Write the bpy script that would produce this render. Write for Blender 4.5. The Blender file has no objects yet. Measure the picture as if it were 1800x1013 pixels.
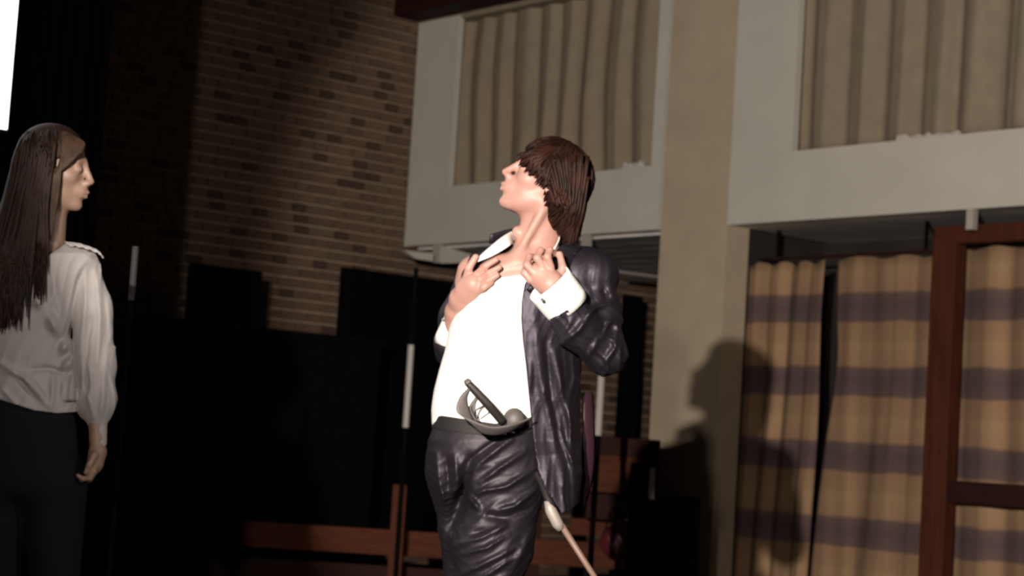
import bpy, math, random
import numpy as np
from mathutils import Vector, Matrix
random.seed(7); RNG = np.random.RandomState(7)
SC = bpy.context.scene
COL = SC.collection

# ------------------------------------------------------------------ camera
f = 3359.; cx, cy = 900., 506.5
az = math.radians(40.6); pt = math.radians(4.92); rl = math.radians(3.6)
C = np.array([0, 0, .92]); ZUP = np.array([0, 0, 1.])
F0 = np.array([math.sin(az), math.cos(az), 0]); R0 = np.array([math.cos(az), -math.sin(az), 0])
F = F0*math.cos(pt)+ZUP*math.sin(pt); U0 = np.cross(R0, F)
R = R0*math.cos(rl)+U0*math.sin(rl); U = U0*math.cos(rl)-R0*math.sin(rl)
def ray(x, y): return F+R*(x-cx)/f-U*(y-cy)/f
def at_depth(x, y, Z): return C+ray(x, y)*Z
def on_x(x, y, X): d = ray(x, y); return C+d*((X-C[0])/d[0])
def on_y(x, y, Y): d = ray(x, y); return C+d*((Y-C[1])/d[1])
def on_z(x, y, Zz): d = ray(x, y); return C+d*((Zz-C[2])/d[2])

cd = bpy.data.cameras.new('camera'); cam = bpy.data.objects.new('camera', cd); COL.objects.link(cam)
cam.matrix_world = Matrix(((R[0], U[0], -F[0], C[0]), (R[1], U[1], -F[1], C[1]), (R[2], U[2], -F[2], C[2]), (0, 0, 0, 1)))
cd.sensor_width = 36; cd.lens = 36*f/1800; cd.clip_start = .05; cd.clip_end = 100
cd.dof.use_dof = True; cd.dof.focus_distance = 3.6
cd.dof.aperture_fstop = (cd.lens/1000)/.0105
SC.camera = cam

# ------------------------------------------------------------------ light and exposure
w = bpy.data.worlds.new('dark_hall'); SC.world = w; w.use_nodes = True
w.node_tree.nodes['Background'].inputs[0].default_value = (1.0, .72, .6, 1)
w.node_tree.nodes['Background'].inputs[1].default_value = .006
SC.view_settings.view_transform = 'Standard'; SC.view_settings.look = 'None'
SC.view_settings.exposure = 0; SC.view_settings.gamma = 1; SC.view_settings.use_curve_mapping = False
HEAD = at_depth(962, 315, 5.2)
def spot(name, shadow_px, t, aim_px, power, half, blend, rad, colr):
    S = on_x(shadow_px[0], shadow_px[1], 8.42)
    P = HEAD+(HEAD-S)*t
    l = bpy.data.lights.new(name, 'SPOT'); l.energy = power; l.spot_size = math.radians(2*half); l.spot_blend = blend
    l.shadow_soft_size = rad; l.color = colr
    o = bpy.data.objects.new(name, l); COL.objects.link(o); o.location = P
    d = Vector(at_depth(aim_px[0], aim_px[1], 9.5)-P); o.rotation_euler = d.to_track_quat('-Z', 'Y').to_euler()
    return o
spot('key_spotlight', (1280, 664), .95, (1330, 420), 3050, 15.9, .26, .035, (1.0, .90, .80))
spot('second_spotlight', (1140, 642), .95, (1180, 420), 620, 22.5, .6, .05, (1.0, .88, .78))

def side_spot(name, P, T, power, half, blend, rad, colr):
    l = bpy.data.lights.new(name, 'SPOT'); l.energy = power; l.spot_size = math.radians(2*half); l.spot_blend = blend; l.shadow_soft_size = rad; l.color = colr
    o = bpy.data.objects.new(name, l); COL.objects.link(o); o.location = P; o.rotation_euler = Vector(T-P).to_track_quat('-Z', 'Y').to_euler(); return o
side_spot('side_spotlight', C+R*2.6+U*.95+F*2.9, at_depth(100, 690, 5.3), 190, 9.0, .6, .06, (1.0, .93, .88))

# ------------------------------------------------------------------ materials
def mat(name, col=(.5, .5, .5), rough=.6, metal=0, noise=0, nscale=20, bump=0, bscale=60, spec=.5, sheen=0, emit=None, aniso=0, coords='Object', stretch=(1, 1, 1), coat=0, tint=None):
    m = bpy.data.materials.new(name); m.use_nodes = True; nt = m.node_tree; b = nt.nodes['Principled BSDF']
    b.inputs['Base Color'].default_value = (*col, 1); b.inputs['Roughness'].default_value = rough; b.inputs['Metallic'].default_value = metal
    b.inputs['Specular IOR Level'].default_value = spec; b.inputs['Sheen Weight'].default_value = sheen; b.inputs['Coat Weight'].default_value = coat
    if tint: b.inputs['Specular Tint'].default_value = (*tint, 1)
    if emit: b.inputs['Emission Color'].default_value = (*emit[:3], 1); b.inputs['Emission Strength'].default_value = emit[3]
    tc = nt.nodes.new('ShaderNodeTexCoord'); mp = nt.nodes.new('ShaderNodeMapping'); mp.inputs['Scale'].default_value = stretch
    nt.links.new(tc.outputs[coords], mp.inputs[0])
    if noise:
        n = nt.nodes.new('ShaderNodeTexNoise'); n.inputs['Scale'].default_value = nscale; n.inputs['Detail'].default_value = 5
        nt.links.new(mp.outputs[0], n.inputs[0])
        r = nt.nodes.new('ShaderNodeValToRGB'); r.color_ramp.elements[0].position = .3; r.color_ramp.elements[1].position = .7
        r.color_ramp.elements[0].color = (*[c*(1-noise) for c in col], 1); r.color_ramp.elements[1].color = (*[min(1, c*(1+noise)) for c in col], 1)
        nt.links.new(n.outputs[0], r.inputs[0]); nt.links.new(r.outputs[0], b.inputs['Base Color'])
    if bump:
        n = nt.nodes.new('ShaderNodeTexNoise'); n.inputs['Scale'].default_value = bscale; n.inputs['Detail'].default_value = 4
        nt.links.new(mp.outputs[0], n.inputs[0]); bp = nt.nodes.new('ShaderNodeBump'); bp.inputs['Strength'].default_value = bump; bp.inputs['Distance'].default_value = .01
        nt.links.new(n.outputs[0], bp.inputs['Height']); nt.links.new(bp.outputs[0], b.inputs['Normal'])
    return m
M = dict(
    white_paint=mat('white_paint', (.50, .485, .435), .7, noise=.04, nscale=3, bump=.05),
    column_plaster=mat('column_plaster', (.42, .34, .245), .85, noise=.07, nscale=4, bump=.15, bscale=80),
    soffit=mat('soffit', (.72, .70, .66), .8, noise=.15, nscale=3),
    beige_cloth=mat('beige_cloth', (.235, .192, .135), .95, noise=.08, nscale=8, bump=.2, bscale=40),
    mortar=mat('mortar', (.27, .195, .135), .95, noise=.2, nscale=12, bump=.4),
    red_wood=mat('red_wood', (.060, .0155, .007), .75, spec=.2, noise=.25, nscale=5, stretch=(6, 6, .6)),
    dark_red_wood=mat('dark_red_wood', (.022, .005, .003), .75, spec=.2, noise=.25, nscale=5, stretch=(1, 1, 8)),
    rail_wood=mat('rail_wood', (.082, .024, .012), .85, spec=.2, noise=.25, nscale=6, stretch=(1, 1, 8)),
    black_cloth=mat('black_cloth', (.0035, .003, .0032), 1, noise=.1, spec=.0),
    black_paint=mat('black_paint', (.0035, .0035, .0038), .95, noise=.2, spec=.03),
    dark_wall=mat('dark_wall', (.02, .014, .012), .9, noise=.3, nscale=4),
    floor_wood=mat('floor_wood', (.05, .032, .02), .5, noise=.3, nscale=4, stretch=(1, 10, 1)),
    hall_ceiling=mat('hall_ceiling', (.06, .05, .04), .9),
    white_metal=mat('white_metal', (.40, .36, .33), .4),
    grey_metal=mat('grey_metal', (.022, .021, .021), .8),
    screen=mat('screen', (.9, .9, .9), .6, emit=(1, .98, .97, 2.2)),
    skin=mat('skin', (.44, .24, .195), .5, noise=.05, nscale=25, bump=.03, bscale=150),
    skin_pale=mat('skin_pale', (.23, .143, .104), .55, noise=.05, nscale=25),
    lit_temple_hair=mat('lit_temple_hair', (.036, .018, .010), .6, noise=.4, nscale=30, spec=.25),  # lighter copy of long_hair; the light on the temple is put into its colour
    hair=mat('hair', (.019, .0055, .0032), .6, noise=.6, nscale=22, spec=.22),
    long_hair=mat('long_hair', (.015, .0062, .0032), .65, noise=.4, nscale=30, spec=.25),
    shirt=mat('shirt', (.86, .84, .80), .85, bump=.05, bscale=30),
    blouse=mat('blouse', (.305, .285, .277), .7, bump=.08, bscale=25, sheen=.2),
    satin=mat('satin', (.0095, .0075, .0115), .54, noise=.15, nscale=6, spec=.60, bump=.6, bscale=11, tint=(.92, .84, 1)),
    satin_lining=mat('satin_lining', (.035, .014, .022), .4),
    trousers=mat('trousers', (.0095, .0075, .010), .54, noise=.15, nscale=6, spec=.5, bump=.5, bscale=11, tint=(.98, .9, 1)),
    black_trousers=mat('black_trousers', (.006, .006, .008), .9, spec=.15),
    leather=mat('leather', (.010, .008, .008), .7, noise=.1),
    gun_metal=mat('gun_metal', (.13, .115, .11), .6, metal=.3, noise=.1),
    grip=mat('grip', (.022, .018, .017), .45),
    scabbard=mat('scabbard', (.20, .125, .092), .5, noise=.15, nscale=15),
    ferrule=mat('ferrule', (.36, .31, .28), .5, metal=.2),
    button=mat('button', (.02, .02, .02), .3),
    eye=mat('eye', (.5, .45, .42), .2), iris=mat('iris', (.03, .02, .012), .2),
    lips=mat('lips', (.50, .22, .18), .5),
    maroon=mat('maroon', (.10, .018, .025), .3, noise=.2, nscale=5),
)
# brick tones
BR = [mat('brick_tone_%d' % i, c, .9, noise=.15, nscale=25, bump=.4, bscale=60) for i, c in enumerate(
    [(.105, .064, .040), (.10, .060, .038), (.115, .070, .044), (.090, .054, .034), (.10, .068, .044), (.048, .028, .017)])]
# striped curtain
def striped():
    m = mat('striped_curtain_cloth', (.4, .3, .2), .95, bump=.15, bscale=50); nt = m.node_tree; b = nt.nodes['Principled BSDF']
    g = nt.nodes.new('ShaderNodeNewGeometry'); s = nt.nodes.new('ShaderNodeSeparateXYZ'); nt.links.new(g.outputs['Position'], s.inputs[0])
    def mth(op, a, v=None):
        n = nt.nodes.new('ShaderNodeMath'); n.operation = op
        if hasattr(a, 'links'): nt.links.new(a, n.inputs[0])
        if v is not None:
            if hasattr(v, 'links'): nt.links.new(v, n.inputs[1])
            else: n.inputs[1].default_value = v
        return n.outputs[0]
    nz = nt.nodes.new('ShaderNodeTexNoise'); nz.inputs['Scale'].default_value = 5; nt.links.new(g.outputs['Position'], nz.inputs[0])
    zz = mth('ADD', s.outputs[2], mth('MULTIPLY', nz.outputs[0], .035))
    fr = mth('FRACT', mth('DIVIDE', mth('SUBTRACT', zz, .0975), .431))
    r = nt.nodes.new('ShaderNodeValToRGB'); cr = r.color_ramp; cr.interpolation = 'LINEAR'
    cr.elements[0].position = 0; cr.elements[0].color = (.105, .064, .056, 1)
    cr.elements[1].position = 1; cr.elements[1].color = (.105, .064, .056, 1)
    for p, c in ((.20, (.082, .052, .054)), (.35, (.105, .064, .056)), (.40, (.255, .155, .088)), (.68, (.275, .175, .095)), (.74, (.25, .155, .085)), (.96, (.24, .145, .08))):
        e = cr.elements.new(p); e.color = (*c, 1)
    nt.links.new(fr, r.inputs[0])
    # soft warp bands of a woven check
    wv = nt.nodes.new('ShaderNodeTexNoise'); wv.noise_dimensions = '1D'; wv.inputs['Scale'].default_value = 7
    nt.links.new(s.outputs[1], wv.inputs['W'])
    mr = nt.nodes.new('ShaderNodeMapRange'); mr.inputs[1].default_value = .3; mr.inputs[2].default_value = .7; mr.inputs[3].default_value = .72; mr.inputs[4].default_value = 1.2
    nt.links.new(wv.outputs[0], mr.inputs[0])
    mx = nt.nodes.new('ShaderNodeVectorMath'); mx.operation = 'SCALE'; nt.links.new(r.outputs[0], mx.inputs[0]); nt.links.new(mr.outputs[0], mx.inputs['Scale'])
    nt.links.new(mx.outputs[0], b.inputs['Base Color'])
    return m
M['stripes'] = striped()

# ------------------------------------------------------------------ object helpers
def mesh(name, V, Fc, m, parent=None, smooth=False, loc=None):
    me = bpy.data.meshes.new(name); V = np.asarray(V, dtype=float)
    if loc is None: loc = parent_loc(parent) if parent is not None else V.mean(0)*[1, 1, 0]+[0, 0, V[:, 2].min()]
    V = V-np.asarray(loc)
    me.from_pydata(V.tolist(), [], [tuple(int(i) for i in q) for q in Fc]); me.validate(); me.update()
    if smooth: me.polygons.foreach_set('use_smooth', [True]*len(me.polygons))
    me.materials.append(M[m] if isinstance(m, str) else m)
    o = bpy.data.objects.new(name, me); COL.objects.link(o)
    if parent is not None: o.parent = parent
    else: o.location = loc
    return o
def parent_loc(p):
    l = np.array(p.location)
    while p.parent is not None: p = p.parent; l = l+np.array(p.location)
    return l
def empty(name, loc):
    o = bpy.data.objects.new(name, None); COL.objects.link(o); o.location = loc; o.empty_display_size = .1; return o
def tag(o, label=None, cat=None, group=None, kind=None):
    if label: o['label'] = label
    if cat: o['category'] = cat
    if group: o['group'] = group
    if kind: o['kind'] = kind
    return o
def boxes(specs, bevel=0):
    """specs: (centre, half sizes, axes 3x3 rows) -> V, F"""
    V = []; Fc = []
    for c, h, A in specs:
        c = np.array(c, float); n = len(V)
        for s in ((-1, -1, -1), (1, -1, -1), (1, 1, -1), (-1, 1, -1), (-1, -1, 1), (1, -1, 1), (1, 1, 1), (-1, 1, 1)):
            V.append(c+sum(s[i]*h[i]*A[i] for i in range(3)))
        Fc += [(n, n+3, n+2, n+1), (n+4, n+5, n+6, n+7), (n, n+1, n+5, n+4), (n+1, n+2, n+6, n+5), (n+2, n+3, n+7, n+6), (n+3, n, n+4, n+7)]
    return np.array(V), Fc
I3 = np.eye(3)
def aabb(name, lo, hi, m, parent=None, bevel=0):
    lo = np.array(lo, float); hi = np.array(hi, float)
    V, Fc = boxes([((lo+hi)/2, (hi-lo)/2, I3)]); o = mesh(name, V, Fc, m, parent)
    if bevel:
        b = o.modifiers.new('bevel', 'BEVEL'); b.width = bevel; b.segments = 2
    return o
def tube(pts, rad, n=10, cap=True, flat=None):
    pts = np.array(pts, float); k = len(pts); rad = np.broadcast_to(np.array(rad, float), (k,)) if np.ndim(rad) < 2 else rad
    V = []; Fc = []; T = np.gradient(pts, axis=0); T /= np.linalg.norm(T, axis=1)[:, None]+1e-9
    up = np.array([0.13, .2, .97]) if flat is None else np.array(flat, float)
    for i in range(k):
        a = np.cross(T[i], up); a /= np.linalg.norm(a)+1e-9; b = np.cross(a, T[i])
        ra, rb = (rad[i], rad[i]) if np.ndim(rad[i]) == 0 else rad[i]
        for j in range(n):
            th = 2*math.pi*j/n; V.append(pts[i]+a*math.cos(th)*ra+b*math.sin(th)*rb)
    for i in range(k-1):
        for j in range(n): Fc.append((i*n+j, i*n+(j+1) % n, (i+1)*n+(j+1) % n, (i+1)*n+j))
    if cap: Fc += [tuple(range(n))[::-1], tuple((k-1)*n+j for j in range(n))]
    return np.array(V), Fc
def join(parts):
    V = []; Fc = []; n = 0
    for v, q in parts: V.append(v); Fc += [tuple(i+n for i in p) for p in q]; n += len(v)
    return np.concatenate(V), Fc

# ------------------------------------------------------------------ implicit-surface modelling
def smin(a, b, k): h = np.clip(.5+.5*(b-a)/k, 0, 1); return b+(a-b)*h-k*h*(1-h)
def smax(a, b, k): return -smin(-a, -b, k)
def cap_(P, a, b, ra, rb=None):
    rb = ra if rb is None else rb; a = np.array(a, np.float32); b = np.array(b, np.float32); ba = b-a
    t = np.clip(((P-a)@ba)/max(float(ba@ba), 1e-9), 0, 1); return np.linalg.norm(P-a-t[:, None]*ba, axis=1)-(ra+(rb-ra)*t)
def ell_(P, c, r, A=None):
    q = P-np.array(c, np.float32)
    if A is not None: q = q@np.array(A, np.float32).T
    r = np.array(r, np.float32); k0 = np.linalg.norm(q/r, axis=1); k1 = np.linalg.norm(q/(r*r), axis=1)+1e-9
    return k0*(k0-1)/k1
def chain(P, pts, rs, k=.015):
    d = None
    for i in range(len(pts)-1):
        e = cap_(P, pts[i], pts[i+1], rs[i], rs[i+1]); d = e if d is None else smin(d, e, k)
    return d
def nets(fn, lo, hi, h):
    lo = np.array(lo, float); B = 8; n = (np.ceil((np.array(hi)-lo)/h/B).astype(int))*B
    nb = n//B; G = np.ones(tuple(n), np.float32)
    bi = np.stack(np.meshgrid(*[np.arange(k) for k in nb], indexing='ij'), -1).reshape(-1, 3)
    cc = (lo+(bi*B+(B-1)/2)*h).astype(np.float32); dc = fn(cc)
    act = np.abs(dc) < B*h*.87*1.6+.012
    for b_, d_ in zip(bi[~act], dc[~act]):
        if d_ < 0: G[b_[0]*B:(b_[0]+1)*B, b_[1]*B:(b_[1]+1)*B, b_[2]*B:(b_[2]+1)*B] = -1
    off = np.stack(np.meshgrid(*[np.arange(B)]*3, indexing='ij'), -1).reshape(-1, 3)
    ab = bi[act]
    for s in range(0, len(ab), 600):
        idx = (ab[s:s+600, None, :]*B+off[None]).reshape(-1, 3); v = fn((lo+idx*h).astype(np.float32)); G[idx[:, 0], idx[:, 1], idx[:, 2]] = v
    G[0] = G[-1] = 1; G[:, 0] = G[:, -1] = 1; G[:, :, 0] = G[:, :, -1] = 1
    ins = G < 0
    m = tuple(k-1 for k in n)
    cnt = np.zeros(m, np.int32); sm = np.zeros(m+(3,), np.float32)
    for ax in range(3):
        for o1 in (0, 1):
            for o2 in (0, 1):
                o = [0, 0, 0]; oth = [i for i in range(3) if i != ax]; o[oth[0]] = o1; o[oth[1]] = o2
                sl = lambda e: tuple(slice(o[i]+(e if i == ax else 0), o[i]+(e if i == ax else 0)+m[i]) for i in range(3))
                a = G[sl(0)]; b = G[sl(1)]; c = (a < 0) != (b < 0); ii = np.nonzero(c)
                t = a[ii]/(a[ii]-b[ii]); cnt[ii] += 1
                for i in range(3): sm[ii+(np.full(len(t), i),)] += (t if i == ax else o[i])
    cells = np.nonzero(cnt); ids = np.full(m, -1, np.int64); ids[cells] = np.arange(len(cells[0]))
    V = lo+(np.stack(cells, -1)+sm[cells]/cnt[cells][:, None])*h
    Q = []
    for ax in range(3):
        a = ins[tuple(slice(1, m[i]) if i != ax else slice(0, m[i]) for i in range(3))]
        b = ins[tuple(slice(1, m[i]) if i != ax else slice(1, m[i]+1) for i in range(3))]
        u, v = (ax+1) % 3, (ax+2) % 3
        for flip, msk in ((False, a & ~b), (True, ~a & b)):
            ii = np.stack(np.nonzero(msk), -1)
            ii = ii+np.array([0 if i == ax else 1 for i in range(3)])
            q = []
            for du, dv in ((1, 1), (0, 1), (0, 0), (1, 0)):
                j = ii.copy(); j[:, u] -= du; j[:, v] -= dv; q.append(ids[j[:, 0], j[:, 1], j[:, 2]])
            q = np.stack(q, -1); Q.append(q[:, ::-1] if flip else q)
    Q = np.concatenate(Q); return V, Q[(Q >= 0).all(1)]
def crumple(P, dirv, freq, seed, warp=.6):
    """irregular creases running along a direction: warped ridges"""
    rs_ = np.random.RandomState(seed); d_ = np.array(dirv, float); d_ /= np.linalg.norm(d_)
    a_ = np.cross(d_, (0, 0, 1.)); a_ /= np.linalg.norm(a_)+1e-9; b_ = np.cross(d_, a_)
    s_ = P@d_.astype(np.float32); u_ = P@a_.astype(np.float32); v_ = P@b_.astype(np.float32)
    k = rs_.uniform(0, 6, 6); out = 0
    wu = u_*freq+warp*np.sin(s_*freq*.55+k[0])+warp*.7*np.sin(v_*freq*.8+s_*freq*.3+k[1])
    wv = v_*freq+warp*np.sin(s_*freq*.45+k[2])
    r1 = 1-np.abs(np.sin(wu+.8*np.sin(wv*.6+k[3]))); r2 = 1-np.abs(np.sin(wu*1.9+wv*1.1+k[4]))
    return (r1**2-.35)*(.6+.4*np.sin(s_*freq*.4+k[5]))+.4*(r2**2-.35)
class Frame:
    """camera-aligned modelling frame of a figure standing at depth Z0: x right, y up, w towards the viewer (metres)"""
    def __init__(s, Z0): s.Z = Z0
    def A(s, px, py, w=0.): z = s.Z-w; return np.array([(px-cx)*z/f, (cy-py)*z/f, w])
    def world(s, V): return C+F*(s.Z-V[:, 2:3])+R*V[:, 0:1]+U*V[:, 1:2]
    def pix(s, P): z = s.Z-P[:, 2]; return cx+f*P[:, 0]/z, cy-f*P[:, 1]/z
    def floor(s, px, w=0):   # point on the stage floor under the figure
        a, b = 500., 3000.
        for _ in range(40):
            m_ = (a+b)/2
            if s.world(s.A(px, m_, w)[None])[0][2] > 0: a = m_
            else: b = m_
        return s.A(px, a, w)
def strokes(px, py, lst):
    """relief of cloth folds: (polyline in pixels of the figure, width px, height m)"""
    out = np.zeros(len(px), np.float32)
    for pts, wd, hg in lst:
        best = np.full(len(px), 1e9, np.float32); tt = np.zeros(len(px), np.float32); n = len(pts)-1
        for i in range(n):
            ax_, ay = pts[i]; bx, by = pts[i+1]; dx, dy = bx-ax_, by-ay
            t = np.clip(((px-ax_)*dx+(py-ay)*dy)/(dx*dx+dy*dy), 0, 1); d = np.hypot(px-ax_-t*dx, py-ay-t*dy)
            c = d < best; best = np.where(c, d, best); tt = np.where(c, (i+t)/n, tt)
        out += hg*np.exp(-(best/wd)**2)*(.35+.65*np.sin(np.pi*np.clip(tt, .02, .98)))
    return out
def prof(P, fr, ys, L, Rr, cw, rw, pw=2.0):
    px, py = fr.pix(P); l = np.interp(py, ys, L); r = np.interp(py, ys, Rr); c = np.interp(py, ys, cw); q = np.interp(py, ys, rw)
    sc = (fr.Z-P[:, 2])/f; rx = (r-l)/2*sc; dx = (px-(l+r)/2)*sc
    k = (np.abs(dx/rx)**pw+np.abs((P[:, 2]-c)/q)**pw)**(1/pw)
    d = (k-1)*np.minimum(rx, q)
    return d, px, py
def sdf(name, fr, fn, lo, hi, h, m, parent, smooth_it=2):
    V, Q = nets(fn, lo, hi, h)
    o = mesh(name, fr.world(V), Q, m, parent, smooth=True)
    if smooth_it:
        s = o.modifiers.new('relax', 'SMOOTH'); s.iterations = smooth_it; s.factor = .5
    return o
def fbox(fr, x0, y0, x1, y1, w0, w1):
    a = fr.A(x0, y1, (w0+w1)/2); b = fr.A(x1, y0, (w0+w1)/2); return (a[0]-.02, a[1]-.02, w0), (b[0]+.02, b[1]+.02, w1)

# ================================================================== THE HALL
XS, YB = 8.40, 11.057
tag(aabb('floor', (-4, -3, -.1), (11.9, 11.4, 0), 'floor_wood'), kind='structure')
tag(aabb('ceiling', (-4, -3, 5.4), (11.9, 11.4, 5.5), 'hall_ceiling'), kind='structure')
# brick end wall: mortar bed with every brick proud of it
wb = tag(aabb('wall_back', (-2, YB+.008, 0), (11.8, YB+.3, 5.4), 'mortar'), kind='structure')
COURSE = .0755
def pix_of(P): d = np.array(P)-C; z = d@F; return cx+f*(d@R)/z, cy-f*(d@U)/z
cand = []
row = 0; z = .0
while z < 4.25:
    x = 3.2-random.random()*.2; k = row % 2
    while x < 11.3:
        head = (k % 3 == 1) if row % 2 else (k % 2 == 1)
        if random.random() < .15: head = not head
        L_ = .1025 if head else .215
        cand.append((x, z, L_, head)); x += L_+.013; k += 1
    z += COURSE; row += 1
BM = {}
def brick_mesh(L_, tone):
    if (L_, tone) not in BM:
        V, Fc = boxes([((0, 0, 0), (L_/2, .012, .0315), I3)])
        V[[0, 1, 4, 5], 0] *= .985; V[[0, 1, 4, 5], 2] *= .95
        me = bpy.data.meshes.new('brick'); me.from_pydata(V.tolist(), [], Fc); me.materials.append(BR[tone]); BM[(L_, tone)] = me
    return BM[(L_, tone)]
vis = []; rest = []
for x, z, L_, head in cand:
    px, py = pix_of((x+L_/2, YB, z+.033))
    lit = 470 < px < 738 and -12 < py < 585 and not (px > 600 and py > 480)
    tone = 5 if (head and random.random() < .42) else random.randrange(5)
    (vis if lit else rest).append((px, py, x, z, L_, tone))
vis.sort(key=lambda q: -q[2]-q[4]*3)
for px, py, x, z, L_, tone in vis[:300]:
    o = bpy.data.objects.new('brick', brick_mesh(L_, tone)); COL.objects.link(o); o.parent = wb
    o.location = Vector((x+L_/2, YB+random.uniform(-.004, .001), z+.0375))-wb.location
rest += vis[300:]
V, Fc, mi = [], [], []
sp = []
for px, py, x, z, L_, tone in rest:
    if -200 < px < 1300: sp.append((((x+L_/2), YB+random.uniform(-.004, .001), z+.0375), (L_/2, .012, .0298), tone))
V, Fc = boxes([(c, h, I3) for c, h, t in sp])
o = mesh('brickwork', V, Fc, BR[0], wb)
for b in BR[1:]: o.data.materials.append(b)
o.data.polygons.foreach_set('material_index', np.repeat([t for _, _, t in sp], 6)); o['kind'] = 'stuff'

# side wall: gallery fronts, columns, soffit, recess
tag(aabb('wall_right', (11.6, -3, 0), (11.8, YB, 5.4), 'dark_wall'), kind='structure')
def front(name, y0, y1, yl, yr, ztop):
    """white gallery front with its opening: one continuous painted surround"""
    e = empty(name, (XS, (y0+y1)/2, 2.36)); tag(e, kind='structure')
    t = .05; zb, zs, zt = 2.365, 2.765, 4.0
    specs = [((XS+t/2, (y0+y1)/2, (zb+zs)/2), (t/2, (y1-y0)/2, (zs-zb)/2), I3)]
    if yl > y0: specs.append(((XS+t/2, (y0+yl)/2, (zs+ztop)/2), (t/2, (yl-y0)/2, (ztop-zs)/2), I3))
    if yr < y1: specs.append(((XS+t/2, (y1+yr)/2, (zs+ztop)/2), (t/2, (y1-yr)/2, (ztop-zs)/2), I3))
    V, Fc = boxes(specs); mesh('surround', V, Fc, 'white_paint', e)
    aabb('ledge', (XS+.002, yl, zs-.03), (XS+.45, yr, zs+.012), 'white_paint', e)
    return e
w1 = front('window_1', 8.44, YB-.02, 8.53, 10.57, 4.02)
w2 = front('window_2', 3.6, 7.85, 3.7, 7.365, 4.6)
aabb('lintel', (XS+.02, 8.44, 4.0), (XS+.3, YB-.02, 4.10), 'beige_cloth', w1)
# bays' backs so that nothing is seen past the recessed curtains
aabb('reveal', (XS+.46, 3.6, 2.7), (XS+.5, YB-.02, 5.39), 'dark_wall', w1)
col_ = aabb('column', (XS+.005, 7.85, 0), (8.60, 8.415, 5.4), 'column_plaster'); tag(col_, kind='structure')
tag(aabb('column', (XS+.005, 3.0, 0), (8.66, 3.56, 5.4), 'column_plaster'), kind='structure')
s1 = tag(aabb('trim_1', (XS+.051, 3.6, 2.366), (9.35, 7.85, 2.52), 'soffit'), kind='structure')
s2 = tag(aabb('trim_2', (XS+.051, 8.42, 2.372), (11.5, YB-.02, 2.52), 'soffit'), kind='structure')
# boards lining the soffit of the far bay
for i in range(11):
    aabb('plank', (XS+.12+i*.27, 8.43, 2.352), (XS+.12+i*.27+.255, YB-.03, 2.37), 'soffit', s2, bevel=.004)
# solid back behind the striped curtains
tag(aabb('wall_alcove', (9.35, 3.0, 0), (9.45, 7.90, 2.5), 'dark_wall'), kind='structure')
tag(aabb('wall_alcove_side', (8.62, 7.90, 0), (11.5, 8.0, 2.5), 'dark_wall'), kind='structure')
# brown fascia and the dark beam above the far bay
tag(aabb('beam', (8.17, 3.0, 4.03), (8.39, YB-.01, 4.6), 'dark_red_wood'), kind='structure')
tag(aabb('wall_upper', (XS+.02, 7.95, 4.1), (XS+.3, YB-.02, 5.39), 'column_plaster'), kind='structure')
bpy.data.objects['beam'].scale = (1, 1, 1)

# pleated curtains
def pleated(name, X, y0, y1, z0, z1, per, amp, m, label, cat, group=None, pinch=None, seed=0, hem=.0, n_z=26, sway=0):
    rs = np.random.RandomState(seed); ny = int((y1-y0)/per*14)+2
    ys = np.linspace(0, 1, ny); zs = np.linspace(0, 1, n_z); V = []; Fc = []
    wob = np.cumsum(rs.normal(0, .06, ny)); wob -= np.linspace(wob[0], wob[-1], ny)
    for j, tz in enumerate(zs):
        for i, ty in enumerate(ys):
            yy = y0+(y1-y0)*ty
            ph = (yy-y0)/per*2*math.pi+wob[i]*2.5+.5*math.sin(3*tz+seed)
            a = amp*(1-.35*tz)
            xx = X-a*math.sin(ph)-.3*a*math.sin(2*ph+.7)+.01*math.sin(5*tz+ty*9)
            if pinch: yy = pinch(yy, z0+(z1-z0)*tz, ty)
            zz = z0+(z1-z0)*tz-(hem*math.sin(ph*.5)**2 if tz == 1 else 0)
            V.append((xx, yy+.25*a*math.cos(ph), zz))
    for j in range(n_z-1):
        for i in range(ny-1):
            a = j*ny+i; Fc.append((a, a+1, a+ny+1, a+ny))
    o = mesh(name, V, Fc, m, smooth=True, loc=(X, (y0+y1)/2, z0))
    s = o.modifiers.new('thickness', 'SOLIDIFY'); s.thickness = .006
    return tag(o, label, cat, group)
pleated('pleated_curtain', XS+.13, 8.45, 10.75, 2.79, 4.05, .237, .032, 'beige_cloth', 'long beige pleated curtain in the gallery opening next to the brick wall', 'curtain', seed=3)
pleated('pleated_curtain', XS+.13, 3.72, 7.52, 2.80, 4.9, .265, .036, 'beige_cloth', 'long beige pleated curtain in the gallery opening above the striped curtains', 'curtain', seed=5)
# crumpled paper on the ledges
def scrap(name, y0, y1, h, label, seed):
    rs = np.random.RandomState(seed); n = 15; V = []; Fc = []
    for i in range(n):
        y = y0+(y1-y0)*i/(n-1)
        for k, (dx, dz) in enumerate(((0, 0), (.02, 1.0), (.06, .7), (.10, 0))):
            V.append((XS+.01+dx*.4+rs.uniform(-.004, .004), y, 2.778+max(0, dz*h*(.35+.65*rs.rand()))))
    for i in range(n-1):
        for k in range(4):
            a = i*4+k; b = i*4+(k+1) % 4; Fc.append((a, b, b+4, a+4))
    Fc += [(0, 1, 2, 3), ((n-1)*4+3, (n-1)*4+2, (n-1)*4+1, (n-1)*4)]
    return tag(mesh(name, V, Fc, 'white_paint'), label, 'paper')
scrap('crumpled_paper', 6.2, 6.62, .035, 'crumpled pale paper lying on the ledge of the opening above the striped curtains', 2)
scrap('crumpled_paper', 8.62, 8.80, .055, 'small pale paper scrap on the ledge next to the beige column', 4)

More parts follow.
